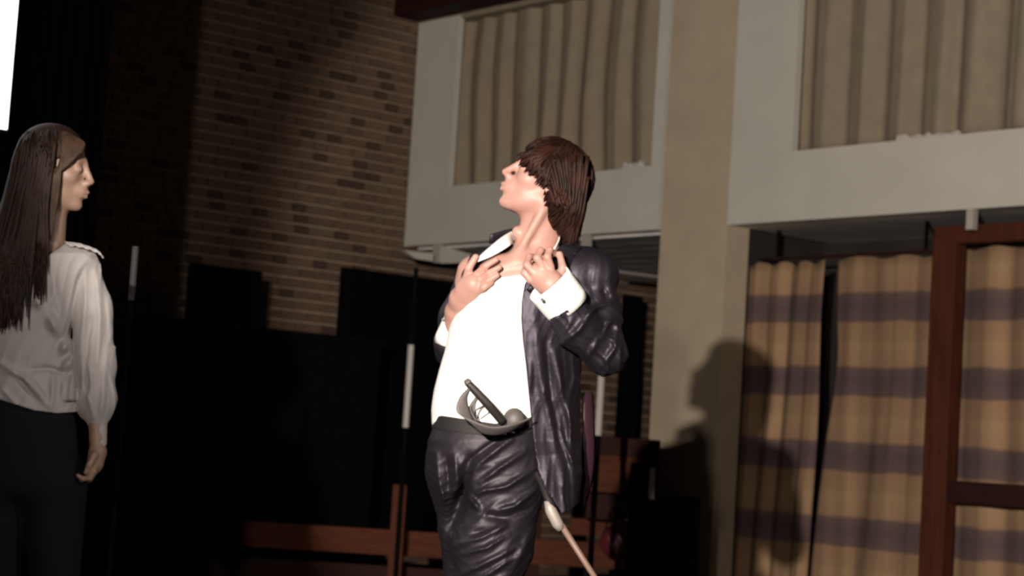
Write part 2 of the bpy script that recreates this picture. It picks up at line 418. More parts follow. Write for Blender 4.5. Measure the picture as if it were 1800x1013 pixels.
# striped curtains
YA = 7.86
XC = 8.67
EA = [on_x(*q, XC) for q in ((1417, 1005), (1427, 880), (1437, 780), (1443, 692), (1446, 617), (1449, 549), (1456, 462))]
EB = [on_x(*q, XC) for q in ((1427, 1005), (1441, 880), (1453, 780), (1466, 692), (1473, 617), (1469, 549), (1472, 462))]
ea = lambda z: float(np.interp(z, [p_[2] for p_ in EA], [p_[1] for p_ in EA]))
eb = lambda z: float(np.interp(z, [p_[2] for p_ in EB], [p_[1] for p_ in EB]))
def gap_a(yy, z, ty): return ea(z)+ty*(8.10-ea(z))
pleated('striped_curtain', XC, 7.30, 8.10, .02, 2.165, .165, .026, 'stripes', 'narrow brown and beige striped curtain hanging beside the beige column', 'curtain', pinch=gap_a, seed=11, hem=.025)
pleated('striped_curtain', XC, 6.42, 7.22, .02, 2.175, .33, .020, 'stripes', 'brown and beige striped curtain between the dark gap and the reddish wooden post', 'curtain', seed=12, hem=.02, pinch=lambda yy, z, ty: 6.42+ty*(eb(z)-6.42))
pleated('striped_curtain', XC, 4.3, 6.40, .02, 2.20, .30, .022, 'stripes', 'wide striped curtain hanging behind the wooden frame with the cross rail', 'curtain', seed=13, hem=.02)
rail = tag(aabb('curtain_rail', (8.70, 4.2, 2.185), (8.72, 7.84, 2.20), 'dark_red_wood'), 'dark curtain rail running above the striped curtains under the gallery', 'rail')
for yy in (4.3, 5.4, 6.6, 7.7): aabb('bracket', (8.705, yy, 2.20), (8.715, yy+.02, 2.366), 'black_paint', rail)

# red wooden frame in front of the curtains
fr_ = empty('wooden_frame', (8.55, 6.35, 0))
def board(name, lo, hi, m, parent): return aabb(name, lo, hi, m, parent, bevel=.006)
board('post', (8.50, 6.255, 0), (8.60, 6.41, 2.25), 'red_wood', fr_)
board('top_rail', (8.51, 4.2, 2.20), (8.59, 6.41, 2.30), 'red_wood', fr_)
board('cross_rail', (8.52, 4.2, .80), (8.58, 6.26, .92), 'dark_red_wood', fr_)
board('lower_rail', (8.52, 4.2, .25), (8.58, 6.26, .40), 'dark_red_wood', fr_)
tag(fr_, 'reddish brown wooden frame of post and rails in front of the striped curtains', 'frame')
# hangers between gallery and frames
tag(aabb('hanging_bracket', (8.40, 6.075, 2.255), (8.44, 6.12, 2.366), 'white_metal'), 'short white bracket under the gallery above the reddish wooden frame', 'bracket')
tag(aabb('hanging_bracket', (8.42, 9.10, 2.29), (8.46, 9.16, 2.366), 'white_metal'), 'short white bracket under the gallery behind the man in the open shirt', 'bracket')
tag(aabb('hanging_bracket', (8.42, 10.64, 2.235), (8.46, 10.72, 2.366), 'white_metal'), 'short white bracket under the gallery corner next to the brick wall', 'bracket')
# tube and battens under the far bay
V, Fc = tube([(8.9, 9.21, 2.19), (10.2, 9.40, 2.28)], .012, 10)
a = on_y(1088, 478, 10.2); b = on_y(1166, 488, 10.2)
V, Fc = tube([a, b+(b-a)*.6], .012, 10); t1 = tag(mesh('light_tube', V, Fc, 'white_metal'), 'thin white tube fixed under the gallery beside the beige column', 'tube')
def wedge(name, pts, depth, m, label, cat):
    P = np.array(pts); n = len(P); V = np.concatenate([P, P+np.array([0, depth, 0])])
    Fc = [tuple(range(n)), tuple(range(2*n-1, n-1, -1))]+[(i, n+i, n+(i+1) % n, (i+1) % n) for i in range(n)]
    return tag(mesh(name, V, Fc, m), label, cat)
wedge('white_batten', [on_y(*q, 10.6) for q in ((711, 441), (762, 445), (762, 460), (732, 455))], .04, 'white_paint', 'white batten under the gallery corner touching the brick wall', 'batten')
wedge('white_batten', [on_y(*q, 10.6) for q in ((782, 434), (838, 450), (838, 462), (782, 463))], .04, 'white_paint', 'tapering white batten under the gallery, above the far shoulder of the man', 'batten')

# dark stage furniture at the far end
def oriented(name, px0, px1, ytop, ybot, Y, th, m, parent=None, label=None, cat=None):
    a = on_y(px0, ytop, Y); b = on_y(px1, ytop, Y); zt = (a[2]+b[2])/2
    zb = 0 if ybot is None else on_y((px0+px1)/2, ybot, Y)[2]
    o = aabb(name, (a[0], Y, zb), (b[0], Y+th, zt), m, parent)
    if label: tag(o, label, cat)
    return o
def display_board(px0, px1, ytop, Y, label):
    a = on_y(px0, ytop, Y); b = on_y(px1, ytop, Y); zt = (a[2]+b[2])/2; e = empty('display_board', ((a[0]+b[0])/2, Y, 0))
    aabb('panel', (a[0], Y, .25), (b[0], Y+.03, zt), 'black_cloth', e)
    for x in (a[0]+.03, b[0]-.07):
        aabb('leg', (x, Y-.005, 0), (x+.04, Y+.035, zt-.02), 'black_paint', e); aabb('foot', (x-.005, Y-.09, 0), (x+.045, Y+.23, .03), 'black_paint', e)
    return tag(e, label, 'board')
display_board(335, 462, 470, 10.4, 'tall black freestanding board against the dim part of the brick wall')
display_board(1099, 1131, 520, 10.6, 'narrow tall black board in the dim bay beside the beige column')
display_board(602, 860, 487, 10.5, 'black freestanding board against the brick wall under the white gallery corner')
# low black cabinet
a = on_y(262, 562, 10.1); b = on_y(640, 596, 10.1); e = empty('black_cabinet', ((a[0]+b[0])/2, 10.1, 0)); zt = (a[2]+b[2])/2-.0
aabb('body', (a[0], 9.9, .06), (b[0], 10.3, zt-.04), 'black_paint', e, .01); aabb('top', (a[0]-.02, 9.88, zt-.04), (b[0]+.02, 10.32, zt), 'black_paint', e, .008)
nD = 4
for i in range(nD):
    xx = a[0]+.03+i*(b[0]-a[0]-.03)/nD; d_ = aabb('door', (xx, 9.885, .1), (xx+(b[0]-a[0])/nD-.04, 9.9, zt-.08), 'black_paint', e, .004)
    aabb('handle', (xx+.03, 9.865, zt*.5), (xx+.045, 9.884, zt*.5+.14), 'black_paint', d_)
aabb('plinth', (a[0]+.03, 9.93, 0), (b[0]-.03, 10.27, .06), 'black_paint', e)
tag(e, 'wide low black cabinet in front of the brick wall', 'cabinet')
# posts behind the figures
def post(name, p_top, p_mid, p_bot, Z, r, label, m1='white_metal', m2='black_paint'):
    b_ = at_depth(*p_bot, Z); e = empty(name, (b_[0], b_[1], 0)); zt = at_depth(*p_top, Z)[2]; zm = at_depth(*p_mid, Z)[2]; zb = b_[2]
    if m1:
        V, Fc = tube([(b_[0], b_[1], zb), (b_[0], b_[1], zm)], r, 14); mesh('sleeve', V, Fc, m1, e, smooth=False)
    V, Fc = tube([(b_[0], b_[1], 0), (b_[0], b_[1], zb)], r*.8, 12); mesh('lower_tube', V, Fc, m2, e)
    if zt > zm:
        V, Fc = tube([(b_[0], b_[1], zm), (b_[0], b_[1], zt)], r*.7, 12); mesh('upper_tube', V, Fc, m2, e)
    V, Fc = tube([(b_[0], b_[1], 0), (b_[0], b_[1], .03)], r*4, 16); mesh('base', V, Fc, m2, e)
    return tag(e, label, 'post')
post('slender_post', (733, 470), (722, 606), (713, 752), 10.6, .018, 'slender white post beside the far arm of the man in the open shirt')
post('slender_post', (1068, 560), (1058, 660), (1051, 766), 9.6, .019, 'slender white post below the near elbow of the man in the open shirt')
post('slender_post', (238, 432), (238, 433), (231, 528), 5.9, .010, 'faint thin grey post in the dark beside the blouse sleeve of the woman', 'grey_metal')

# wooden rail across the stage behind the figures
def rail_pt(px, py):  # vertical plane running across the stage
    A_ = at_depth(100, 900, 11.0); B_ = at_depth(1140, 900, 11.1); n = np.cross(B_-A_, ZUP); n /= np.linalg.norm(n)
    d = ray(px, py); t = ((A_-C)@n)/(d@n); return C+d*t, n
pa, nrm = rail_pt(-60, 900); pb, _ = rail_pt(1150, 900)
dr = pb-pa; dr[2] = 0; Lr = np.linalg.norm(dr); dr /= Lr; nn = np.cross(dr, ZUP)
rl_ = empty('stage_railing', ((pa+pb)/2*[1, 1, 0]))
def rbox(name, s0, s1, z0, z1, th, m, off=0):
    c = np.array([pa[0], pa[1], 0])+dr*(s0+s1)/2+nn*off+ZUP*(z0+z1)/2
    V, Fc = boxes([(c, ((s1-s0)/2, th/2, (z1-z0)/2), (dr, nn, ZUP))]); o = mesh(name, V, Fc, m, rl_); b = o.modifiers.new('bevel', 'BEVEL'); b.width = .005; b.segments = 2; return o
def sz(px, py): p, _ = rail_pt(px, py); return (p-pa)@dr, p[2]
s_pole = sz(702, 900)[0]; s_man = sz(985, 900)[0]
z_lo1 = sz(740, 935)[1]; z_lo0 = sz(740, 980)[1]
rbox('board', 0, Lr, z_lo0, z_lo1, .03, 'rail_wood')
rbox('board', s_man-.2, Lr-.03, sz(1060, 866)[1], sz(1060, 800)[1], .03, 'rail_wood')
rbox('board', sz(1002, 900)[0], Lr-.02, sz(1060, 944)[1], sz(1060, 914)[1], .03, 'rail_wood')
rbox('board', 0, Lr, .02, z_lo0-.06, .03, 'dark_red_wood')
rbox('top_rail', s_man-.25, Lr, sz(1060, 800)[1], sz(1060, 768)[1], .06, 'dark_red_wood')
rbox('shelf', sz(1026, 900)[0], Lr, sz(1060, 912)[1], sz(1060, 868)[1], .22, 'dark_red_wood', .10)
for s in (.25, s_pole, s_man-.15, Lr-.03):
    rbox('post', s-.045, s+.045, 0, sz(702, 852)[1] if s < s_man-.3 else sz(1060, 768)[1], .05, 'rail_wood' if s == s_pole else 'dark_red_wood', -.02 if s != s_pole else .03)
tag(rl_, 'red brown wooden railing with wide boards running across the dark stage behind the man', 'railing')

# small things near the rail
fx = Frame(10.75)
bag = fx.world(fx.A(1092, 930, 0)[None])[0]
def bag_f(P):
    px, py = fx.pix(P)
    d = ell_(P, fx.A(1090, 952, 0), (.115, .105, .08)); d = smin(d, ell_(P, fx.A(1104, 932, 0), (.08, .07, .06)), .03)
    return d+.004*np.sin(P[:, 0]*90+P[:, 1]*40)
bz = empty('maroon_bundle', bag*[1, 1, 0]+np.array([0, 0, .25]))
sdf('fabric', fx, bag_f, *fbox(fx, 1040, 895, 1150, 1005, -.12, .12), .008, 'maroon', bz)
V, Fc = tube([fx.world(fx.A(*q)[None])[0] for q in ((1062, 938, .05), (1068, 915, .075), (1080, 890, .05), (1096, 890, .05), (1114, 926, .05))], .006, 8)
mesh('cord', V, Fc, 'satin_lining', bz); tag(bz, 'glossy maroon cloth bundle hanging at the railing near the foot of the beige column', 'bundle')
# black loudspeaker by the column
p = at_depth(1182, 872, 9.3); sp_ = empty('black_loudspeaker', (p[0], p[1], 0)); hw = .13; R0b = R0; Fb = F0
def lbox(name, dx, dy, z0, z1, hx, hy, m, bev=.012):
    c = np.array([p[0], p[1], (z0+z1)/2])+R0b*dx+Fb*dy
    V, Fc = boxes([(c, (hx, hy, (z1-z0)/2), (R0b, Fb, ZUP))]); o = mesh(name, V, Fc, m, sp_); b = o.modifiers.new('bevel', 'BEVEL'); b.width = bev; b.segments = 3; return o
lbox('cabinet', 0, 0, .05, p[2], hw, .11, 'black_paint'); lbox('grille', 0, -.115, .1, p[2]-.05, hw-.02, .008, 'black_cloth', .004)
for s in (-1, 1): lbox('foot', s*.09, 0, 0, .05, .02, .08, 'black_paint', .004)
tag(sp_, 'black loudspeaker cabinet standing at the foot of the beige column', 'speaker')
pc = at_depth(1134, 850, 9.1); cb = empty('black_cloth_drape', (pc[0], pc[1], 0))
V = []; Fc = []; n = 24
for j in range(6):
    for i in range(n):
        t = i/(n-1); q = pc+R0*(t-.5)*.11+F0*(.012*math.sin(t*20)+.05); V.append((q[0], q[1], pc[2]+.08-(pc[2]+.06)*j/5))
for j in range(5):
    for i in range(n-1): Fc.append((j*n+i, j*n+i+1, (j+1)*n+i+1, (j+1)*n+i))
o = mesh('cloth', V, Fc, 'black_cloth', cb, smooth=True); o.modifiers.new('t', 'SOLIDIFY').thickness = .006
V, Fc = tube([pc-R0*.065+ZUP*.085+F0*.05, pc+R0*.065+ZUP*.085+F0*.05], .01, 8); mesh('rod', V, Fc, 'black_paint', cb)
pw = pc+R0*.035+F0*.035; V, Fc = boxes([(pw, (.014, .004, .075), (R0, F0, ZUP))]); mesh('card', V, Fc, 'white_metal', cb)['label'] = 'small upright white card'
for s_ in (-.06, .06):
    q = pc+R0*s_+F0*.05; V, Fc = tube([[q[0], q[1], 0], [q[0], q[1], pc[2]+.09]], .009, 8); mesh('upright', V, Fc, 'black_paint', cb)
tag(cb, 'black cloth hanging next to the beige column above the loudspeaker', 'cloth')

# black stage drape and bright screen at the left
YD = 6.6
a = on_y(165, 400, YD); b = on_y(-700, 400, YD)
V = []; Fc = []; n = 260; nz = 5
for j in range(nz):
    for i in range(n):
        t = i/(n-1); x = a[0]+(b[0]-a[0])*t; V.append((x, YD+.02*math.sin(t*190)+.012*math.sin(t*77), .02+4.6*j/(nz-1)))
for j in range(nz-1):
    for i in range(n-1): q = j*n+i; Fc.append((q, q+n, q+n+1, q+1))
o = mesh('stage_drape', V, Fc, 'black_cloth', smooth=True); o.modifiers.new('t', 'SOLIDIFY').thickness = .008
tag(o, 'tall black pleated drape closing the stage behind the woman in the pale blouse', 'drape')
a = on_y(13, 228, 6.3); e = empty('projection_screen', (a[0]-1, 6.3, a[2])); 
aabb('screen_cloth', (a[0]-2.2, 6.30, a[2]+.0), (a[0], 6.312, a[2]+1.7), 'screen', e)
aabb('frame', (a[0]-2.25, 6.312, a[2]-.015), (a[0]+.01, 6.34, a[2]+1.72), 'black_paint', e)
tag(e, 'brightly lit white screen hanging above the woman in the pale blouse', 'screen')

# ================================================================== HEADS
def head_sdf(P, c, fw, up, sd, s=1., nose=1., female=False, ears=True):
    A_ = np.array([fw, up, sd], np.float32); q = ((P-np.array(c, np.float32))@A_.T)/s
    z = np.abs(q[:, 2]); S = np.stack([q[:, 0], q[:, 1], z], 1)
    d = ell_(q, (-.012, .023, 0), (.091, .081, .073))
    d = smin(d, ell_(q, (.03, -.045, 0), (.056, .075, .056)), .03)
    d = smin(d, cap_(S, (-.005, -.062, .045), (.062, -.104, .014), .019, .014), .025)
    d = smin(d, ell_(q, (.074, -.106, 0), (.018, .017, .019)), .014)
    d = smin(d, ell_(S, (.050, -.026, .040), (.026, .022, .022)), .02)
    d = smin(d, cap_(S, (.078, .020, 0), (.070, .018, .036), .011, .010), .012)
    d = smax(d, -ell_(S, (.101, -.003, .031), (.019, .011, .016)), .014)
    d = smin(d, ell_(S, (.0735, -.004, .030), (.0145, .0125, .0155)), .006)     # lids
    d = smin(d, cap_(q, (.086, .008, 0), (.089+.022*nose, -.034, 0), .0075, .0100), .014)
    d = smin(d, ell_(S, (.099, -.040, .010), (.012, .008, .008)), .008)
    d = smin(d, ell_(q, (.078, -.064, 0), (.024, .026, .030)), .015)
    d = smin(d, cap_(S, (.1035, -.0655, 0), (.094, -.067, .020), .0055, .003), .005)
    d = smin(d, cap_(S, (.0995, -.0785, 0), (.092, -.077, .017), .0062, .0035), .005)
    d = smax(d, -cap_(S, (.108, -.072, 0), (.096, -.0722, .021), .0018, .0012), .003)
    if ears:
        e = ell_(S, (-.012, -.012, .074), (.020, .031, .009)); e = smax(e, -ell_(S, (-.010, -.008, .084), (.012, .022, .008)), .004)
        d = smin(d, e, .006)
    return d*s
def loc2(fr, c, A_, p, s=1.): return np.array(c)+(np.array(p)*s)@np.array(A_)

# ================================================================== THE MAN
ZM = 5.2; fm = Frame(ZM); A = fm.A
root = empty('person', fm.world(fm.floor(850)[None])[0])
tag(root, 'dark-haired man in open white shirt and dark satin suit, both hands at his collar', 'person')
hc = A(962, 316, 0); tl = math.radians(27); yw = math.radians(6)
fw = np.array([-math.cos(tl)*math.cos(yw), math.sin(tl), math.cos(tl)*math.sin(yw)]); sd = np.array([math.sin(yw), 0, math.cos(yw)]); up = np.cross(sd, fw); up = up if up[1] > 0 else -up
HA = np.array([fw, up, sd])
TY = [430, 455, 480, 520, 560, 600, 640, 680, 720, 750, 775]
TL = [862, 838, 822, 810, 796, 786, 777, 768, 761, 760, 762]
TR = [1010, 1030, 1030, 1018, 1008, 1000, 994, 988, 980, 975, 972]
TW = [.0, .0, .0, .0, .0, .0, .0, .0, .0, 0, 0]
TQ = [.07, .09, .105, .12, .125, .125, .122, .118, .115, .115, .115]
def torso(P): return prof(P, fm, TY, TL, TR, TW, TQ, 2.2)
def finger(P, pts, r0, r1, k=.004):
    n = len(pts)-1; return chain(P, [A(*q) for q in pts], [r0+(r1-r0)*i/n for i in range(n+1)], k)
def body_m(P):
    d = head_sdf(P, hc, fw, up, sd, 1.0, 1.0)
    nk = cap_(P, A(936, 462, .0), A(957, 372, -.01), .062, .056)
    nk = smin(nk, cap_(P, A(905, 455, .07), A(957, 365, .052), .010, .010), .02)     # sternomastoid
    nk = smin(nk, ell_(P, A(909, 408, .02), (.014, .016, .014)), .015)
    d = smin(d, nk, .025)
    t, px, py = torso(P); t = t+.008
    t = smin(t, cap_(P, A(845, 484, -.06), A(1010, 486, .05), .046, .046), .03)
    t = np.maximum(t, (py-640)*.0015); t = smax(t, (446-py)*.00155, .02)
    d = smin(d, t, .035)
    d = smin(d, cap_(P, A(862, 474, .075), A(915, 462, .080), .010, .008), .015); d = smin(d, cap_(P, A(940, 466, .09), A(985, 455, .08), .008, .010), .015)
    # far arm: forearm behind the chest, hand flat on it
    fa = chain(P, [A(835, 480, -.07), A(800, 615, -.10), A(801, 548, .01)], [.05, .043, .029], .02)
    h = chain(P, [A(801, 548, .01), A(812, 525, .045), A(833, 500, .085)], [.027, .030, .030], .02)
    h = smin(h, ell_(P, A(828, 508, .075), (.040, .034, .020)), .015)
    for pts in (((838, 482, .090), (854, 468, .105), (872, 457, .108)), ((842, 492, .095), (860, 480, .114), (878, 470, .114)), ((842, 503, .098), (858, 494, .118), (874, 484, .118)), ((836, 515, .09), (850, 506, .114), (863, 497, .116))):
        h = smin(h, finger(P, pts, .0100, .0078), .004)
    h = smin(h, finger(P, ((818, 500, .07), (824, 472, .085), (836, 452, .085)), .0125, .009), .006)
    # near arm: forearm and hand gripping the collar
    na = chain(P, [A(1030, 492, .05), A(1064, 620, .10), A(985, 522, .20)], [.044, .040, .026], .02)
    g = chain(P, [A(985, 522, .20), A(968, 500, .205), A(952, 485, .195)], [.028, .032, .030], .02)
    g = smin(g, ell_(P, A(952, 484, .20), (.034, .038, .024)), .012)
    for pts in (((932, 492, .205), (922, 480, .200), (926, 468, .178), (940, 468, .155)),
                ((938, 480, .212), (926, 466, .212), (930, 452, .190), (944, 452, .165)),
                ((954, 470, .215), (944, 454, .220), (950, 441, .200), (960, 446, .170)),
                ((968, 470, .212), (962, 452, .220), (966, 440, .205), (974, 446, .180))):
        g = smin(g, finger(P, pts, .0108, .0085), .0035)
    g = smin(g, finger(P, ((984, 494, .195), (989, 470, .190), (984, 447, .180)), .0125, .0085), .006)
    d = smin(d, smin(fa, h, .01), .006); d = smin(d, smin(na, g, .01), .004)
    return d
body = sdf('body', fm, body_m, *fbox(fm, 750, 232, 1110, 660, -.17, .26), .0030, 'skin', root, 2)
# eyes, brows, mouth colour
for s in (1, -1):
    c_ = loc2(fm, hc, HA, (.0775, -.004, s*.031)); me_c = fm.world(c_[None])[0]
    pts = [fm.world(loc2(fm, hc, HA, (.0800+(.004 if k == 1 else 0)-.003*k, .018+.003*math.sin(k*1.5), s*(.014+.011*k)))[None])[0] for k in range(4)]
    V, Fc = tube(pts, [.002, .0035, .0035, .0015], 8); mesh('eyebrow', V, Fc, 'hair', body, smooth=True)
    pts = [fm.world(loc2(fm, hc, HA, (.0835-.0016*abs(k-1.5)*1.8, -.0045, s*(.020+.0075*k)))[None])[0] for k in range(4)]
    V, Fc = tube(pts, [.0008, .0013, .0013, .0008], 8); mesh('eyelash', V, Fc, 'hair', body, smooth=True)

# hair
def hair_locks(fr, c, HA_, n, ends, len_jit, rad, seed, off=.006, wave=.005, s=1., flow=None, lift=.008):
    rs = np.random.RandomState(seed); parts = []
    cr = np.array((-.013, .024, 0)); er = np.array((.092, .082, .074))
    for i in range(n):
        phi = rs.uniform(-math.pi, math.pi); th0 = rs.uniform(.02, 1.05); th1 = ends(phi)*(1+rs.uniform(-len_jit, len_jit))
        k = 9; pts = []; tw = rs.uniform(-.25, .25); ph2 = rs.uniform(0, 6); o_ = off+rs.uniform(0, lift)
        for j in range(k):
            t = j/(k-1); th = th0+(th1-th0)*t; ph = phi+tw*t*t+.10*math.sin(t*5+ph2)
            if flow: ph = flow(ph, t)
            u = np.array((math.sin(th)*math.cos(ph), math.cos(th), math.sin(th)*math.sin(ph)))
            if th > 1.75:   # beyond the ears the lock leaves the skull and hangs
                u = np.array((math.sin(1.75)*math.cos(ph), math.cos(1.75), math.sin(1.75)*math.sin(ph)))
                q = cr+u*(er+o_); q = q+np.array((-.1*(th-1.75)*.2, -(th-1.75)*.088, 0)); q[2] *= 1-.22*(th-1.75); q[0] += .3*(th-1.75)*(-.03 if math.cos(ph) < 0 else 0)
            else: q = cr+u*(er+o_+.004*math.sin(t*3.1))
            q = q+wave*math.sin(t*6+ph2)*np.array((math.sin(ph2), .2, math.cos(ph2)))*t
            pts.append(loc2(fr, c, HA_, q, s))
        W = fr.world(np.array(pts)); rr = rad*(.7+.6*rs.rand())
        r = [(rr*1.0*max(.12, math.sin(math.pi*min(.97, .22+.78*j/(k-1)))), rr*.55*max(.12, math.sin(math.pi*min(.97, .22+.78*j/(k-1))))) for j in range(k)]
        cw_ = fr.world(np.array([loc2(fr, c, HA_, cr, s)]))[0]
        parts.append(tube(W, np.array(r), 6, flat=W[k//2]-cw_))
    return join(parts)
def ends_m(phi):
    a = abs(phi)
    return float(np.interp(a, [0, .5, 1.0, 1.35, 1.7, 2.2, 3.15], [1.18, 1.28, 1.55, 1.72, 2.35, 2.75, 2.8]))
def hair_base_m(P):
    q = (P-hc.astype(np.float32))@HA.astype(np.float32).T; S = np.stack([q[:, 0], q[:, 1], np.abs(q[:, 2])], 1)
    d = ell_(q, (-.015, .026, 0), (.098, .087, .081))
    ang = np.arctan2(np.abs(q[:, 2]), q[:, 0]); lim = np.interp(ang, [0, .5, 1.0, 1.4, 1.75, 3.15], [.050, .038, .012, -.012, -.075, -.10])
    d = np.maximum(d, lim-q[:, 1]+.004*np.sin(q[:, 2]*160+q[:, 0]*120))
    b = ell_(q, (-.056, -.048, 0), (.046, .070, .066)); b = smin(b, ell_(q, (-.066, -.092, .0), (.030, .042, .05)), .02)
    d = smin(d, b, .02)
    return d+.0025*np.sin(q[:, 0]*140+q[:, 1]*60)*np.sin(q[:, 2]*130)
hair = sdf('hair', fm, hair_base_m, *fbox(fm, 870, 230, 1070, 460, -.13, .13), .004, 'hair', root, 1)
V, Fc = hair_locks(fm, hc, HA, 900, ends_m, .14, .0050, 5)
mesh('hair_locks', V, Fc, 'hair', hair, smooth=True)
# locks falling over cheek and behind the ear on the near side
parts = []
def lk(pts, r): W = fm.world(np.array([A(*q) for q in pts])); n = len(pts); parts.append(tube(np.array(catmull(W, 4)), catr([r*.6]+[r]*(n-2)+[r*.15], 4), 6))
def catmull(P, m_):
    P = np.array(P, float); out = []; Q = np.vstack([2*P[0]-P[1], P, 2*P[-1]-P[-2]])
    for i in range(1, len(Q)-2):
        for j in range(m_):
            t = j/m_; out.append(.5*((2*Q[i])+(-Q[i-1]+Q[i+1])*t+(2*Q[i-1]-5*Q[i]+4*Q[i+1]-Q[i+2])*t*t+(-Q[i-1]+3*Q[i]-3*Q[i+1]+Q[i+2])*t**3))
    out.append(P[-1]); return np.array(out)
def catr(r, m_): x = np.linspace(0, len(r)-1, (len(r)-1)*m_+1); return np.interp(x, range(len(r)), r)
rs = np.random.RandomState(3)
for i in range(60):   # fringe swept over brow and temple
    t = i/59; e_ = (910+46*t+rs.uniform(-5, 5), 286+42*t+rs.uniform(-11, 7)); mid = (935+30*t, 268+26*t)
    j_ = rs.uniform(-1, 1, 4); lk(((970+10*t+12*j_[0], 256+10*t+6*j_[1], .064), (mid[0]+8*j_[2], mid[1]+6*j_[3], .086+.006*j_[0]), (e_[0]+9, e_[1]-8+5*j_[3], .080+.016*t+.005*j_[1]), (e_[0], e_[1]+6*j_[2], .070+.02*t)), .0048)
for i in range(170):   # long locks over the nape
    t = rs.rand(); e_ = (955+36*t+rs.uniform(-3, 5), 348+82*t+rs.uniform(-12, 12)); 
    r_ = rs.uniform(-10, 10); q_ = rs.rand(2); lk(((972+50*t+r_*1.5, 268+46*q_[0], .078+.006*q_[1]), (984+32*t+r_, 325+40*q_[0]+12*t, .097-.02*t+.006*q_[1]), (e_[0]+15+r_*.5, e_[1]-14, .086-.03*t), (e_[0], e_[1], .074-.03*t)), .0055)
V, Fc = join(parts); mesh('loose_locks', V, Fc, 'hair', hair, smooth=True)

# shirt
def shirt_f(P):
    t, px, py = torso(P)
    puff = strokes(px, py, [(((762, 735), (770, 690), (782, 640)), 14, .006), (((850, 690), (890, 668), (925, 655)), 7, .004), (((840, 715), (880, 700), (925, 690)), 6, .004), (((870, 640), (900, 660), (925, 690)), 7, .004), (((790, 600), (800, 560)), 8, .004), (((900, 500), (905, 560), (912, 620)), 8, .003)])
    t = t-puff-.0012*crumple(P, (.3, 1, 0), 50, 8)
    t = smin(t, cap_(P, A(850, 482, -.06), A(1020, 484, .06), .054, .050), .03)
    neck = np.interp(px, [790, 820, 850, 880, 925, 960, 1000], [500, 512, 500, 488, 482, 462, 440])
    neck = np.where(P[:, 2] < -.03, 445, neck)
    t = np.maximum(t, (neck-py)*.00155); t = np.maximum(t, (py-757)*.00155)
    return t
shirt = sdf('shirt', fm, shirt_f, *fbox(fm, 740, 425, 1090, 770, -.16, .16), .004, 'shirt', root, 3)
def ribbon(fr, pts, wv, th=.003, n=5):
    """cloth strip: path points with width vectors (frame coords)"""
    P = catmull([np.array(p) for p in pts], 6); Wv = catmull([np.array(x) for x in wv], 6); V = []; Fc = []
    m_ = len(P)
    for i in range(m_):
        for j in range(n+1): V.append(P[i]+Wv[i]*(j/n)+np.array([0, 0, .004*math.sin(math.pi*j/n)]))
    for i in range(m_-1):
        for j in range(n): a = i*(n+1)+j; Fc.append((a, a+1, a+n+2, a+n+1))
    return fr.world(np.array(V)), Fc
def strip(name, fr, pts, wv, m, parent, th=.003):
    V, Fc = ribbon(fr, pts, wv, th); o = mesh(name, V, Fc, m, parent, smooth=True); s = o.modifiers.new('t', 'SOLIDIFY'); s.thickness = th; s.offset = 0; return o
d3 = lambda dx, dy, dw: np.array([dx*.00155, -dy*.00155, dw])
strip('collar', fm, [A(836, 457, .065), A(858, 437, .06), A(884, 416, .045), A(905, 405, -.02), A(945, 398, -.075), A(978, 402, -.02), A(984, 418, .05), A(974, 440, .095), A(958, 458, .115)],
      [d3(3, 4, .01), d3(10, 12, .015), d3(12, 16, .02), d3(0, 20, -.01), d3(0, 24, -.012), d3(6, 22, .01), d3(-10, 20, .025), d3(-16, 12, .02), d3(-10, 6, .01)], 'shirt', shirt)
# near cuff: a folded double cuff around the wrist
def cuffm(name, c0, c1, r0, r1, m, parent, seg=28, th=.003, fl=1.0):
    c0 = np.array(c0); c1 = np.array(c1); T = c1-c0; T /= np.linalg.norm(T); a = np.cross(T, (0, 0, 1)); a /= np.linalg.norm(a); b = np.cross(a, T)
    V = []; Fc = []
    for i in range(6):
        t = i/5; r = r0+(r1-r0)*t
        for j in range(seg):
            h = 2*math.pi*j/seg; rr = r*(1+.03*math.sin(3*h+t*2)); V.append(c0+(c1-c0)*t+a*math.cos(h)*rr+b*math.sin(h)*rr*fl)
    for i in range(5):
        for j in range(seg): Fc.append((i*seg+j, i*seg+(j+1) % seg, (i+1)*seg+(j+1) % seg, (i+1)*seg+j))
    o = mesh(name, fm.world(np.array(V)), Fc, m, parent, smooth=True); s = o.modifiers.new('t', 'SOLIDIFY'); s.thickness = th; s.offset = 0; return o
cuffm('cuff', A(964, 497, .205), A(1001, 541, .180), .062, .060, 'shirt', shirt, fl=.82)
cuffm('cuff', A(806, 552, .0), A(783, 603, -.07), .031, .032, 'shirt', shirt, fl=.9)
def button(name, c, r, parent, m='button'):
    p0 = fm.world(np.array(c)[None])[0]; V, Fc = tube([p0, p0-F*.006], r, 12); return mesh(name, V, Fc, m, parent)
button('cufflink', A(953, 527, .262), .0045, shirt); button('cufflink', A(778, 562, .002), .003, shirt)

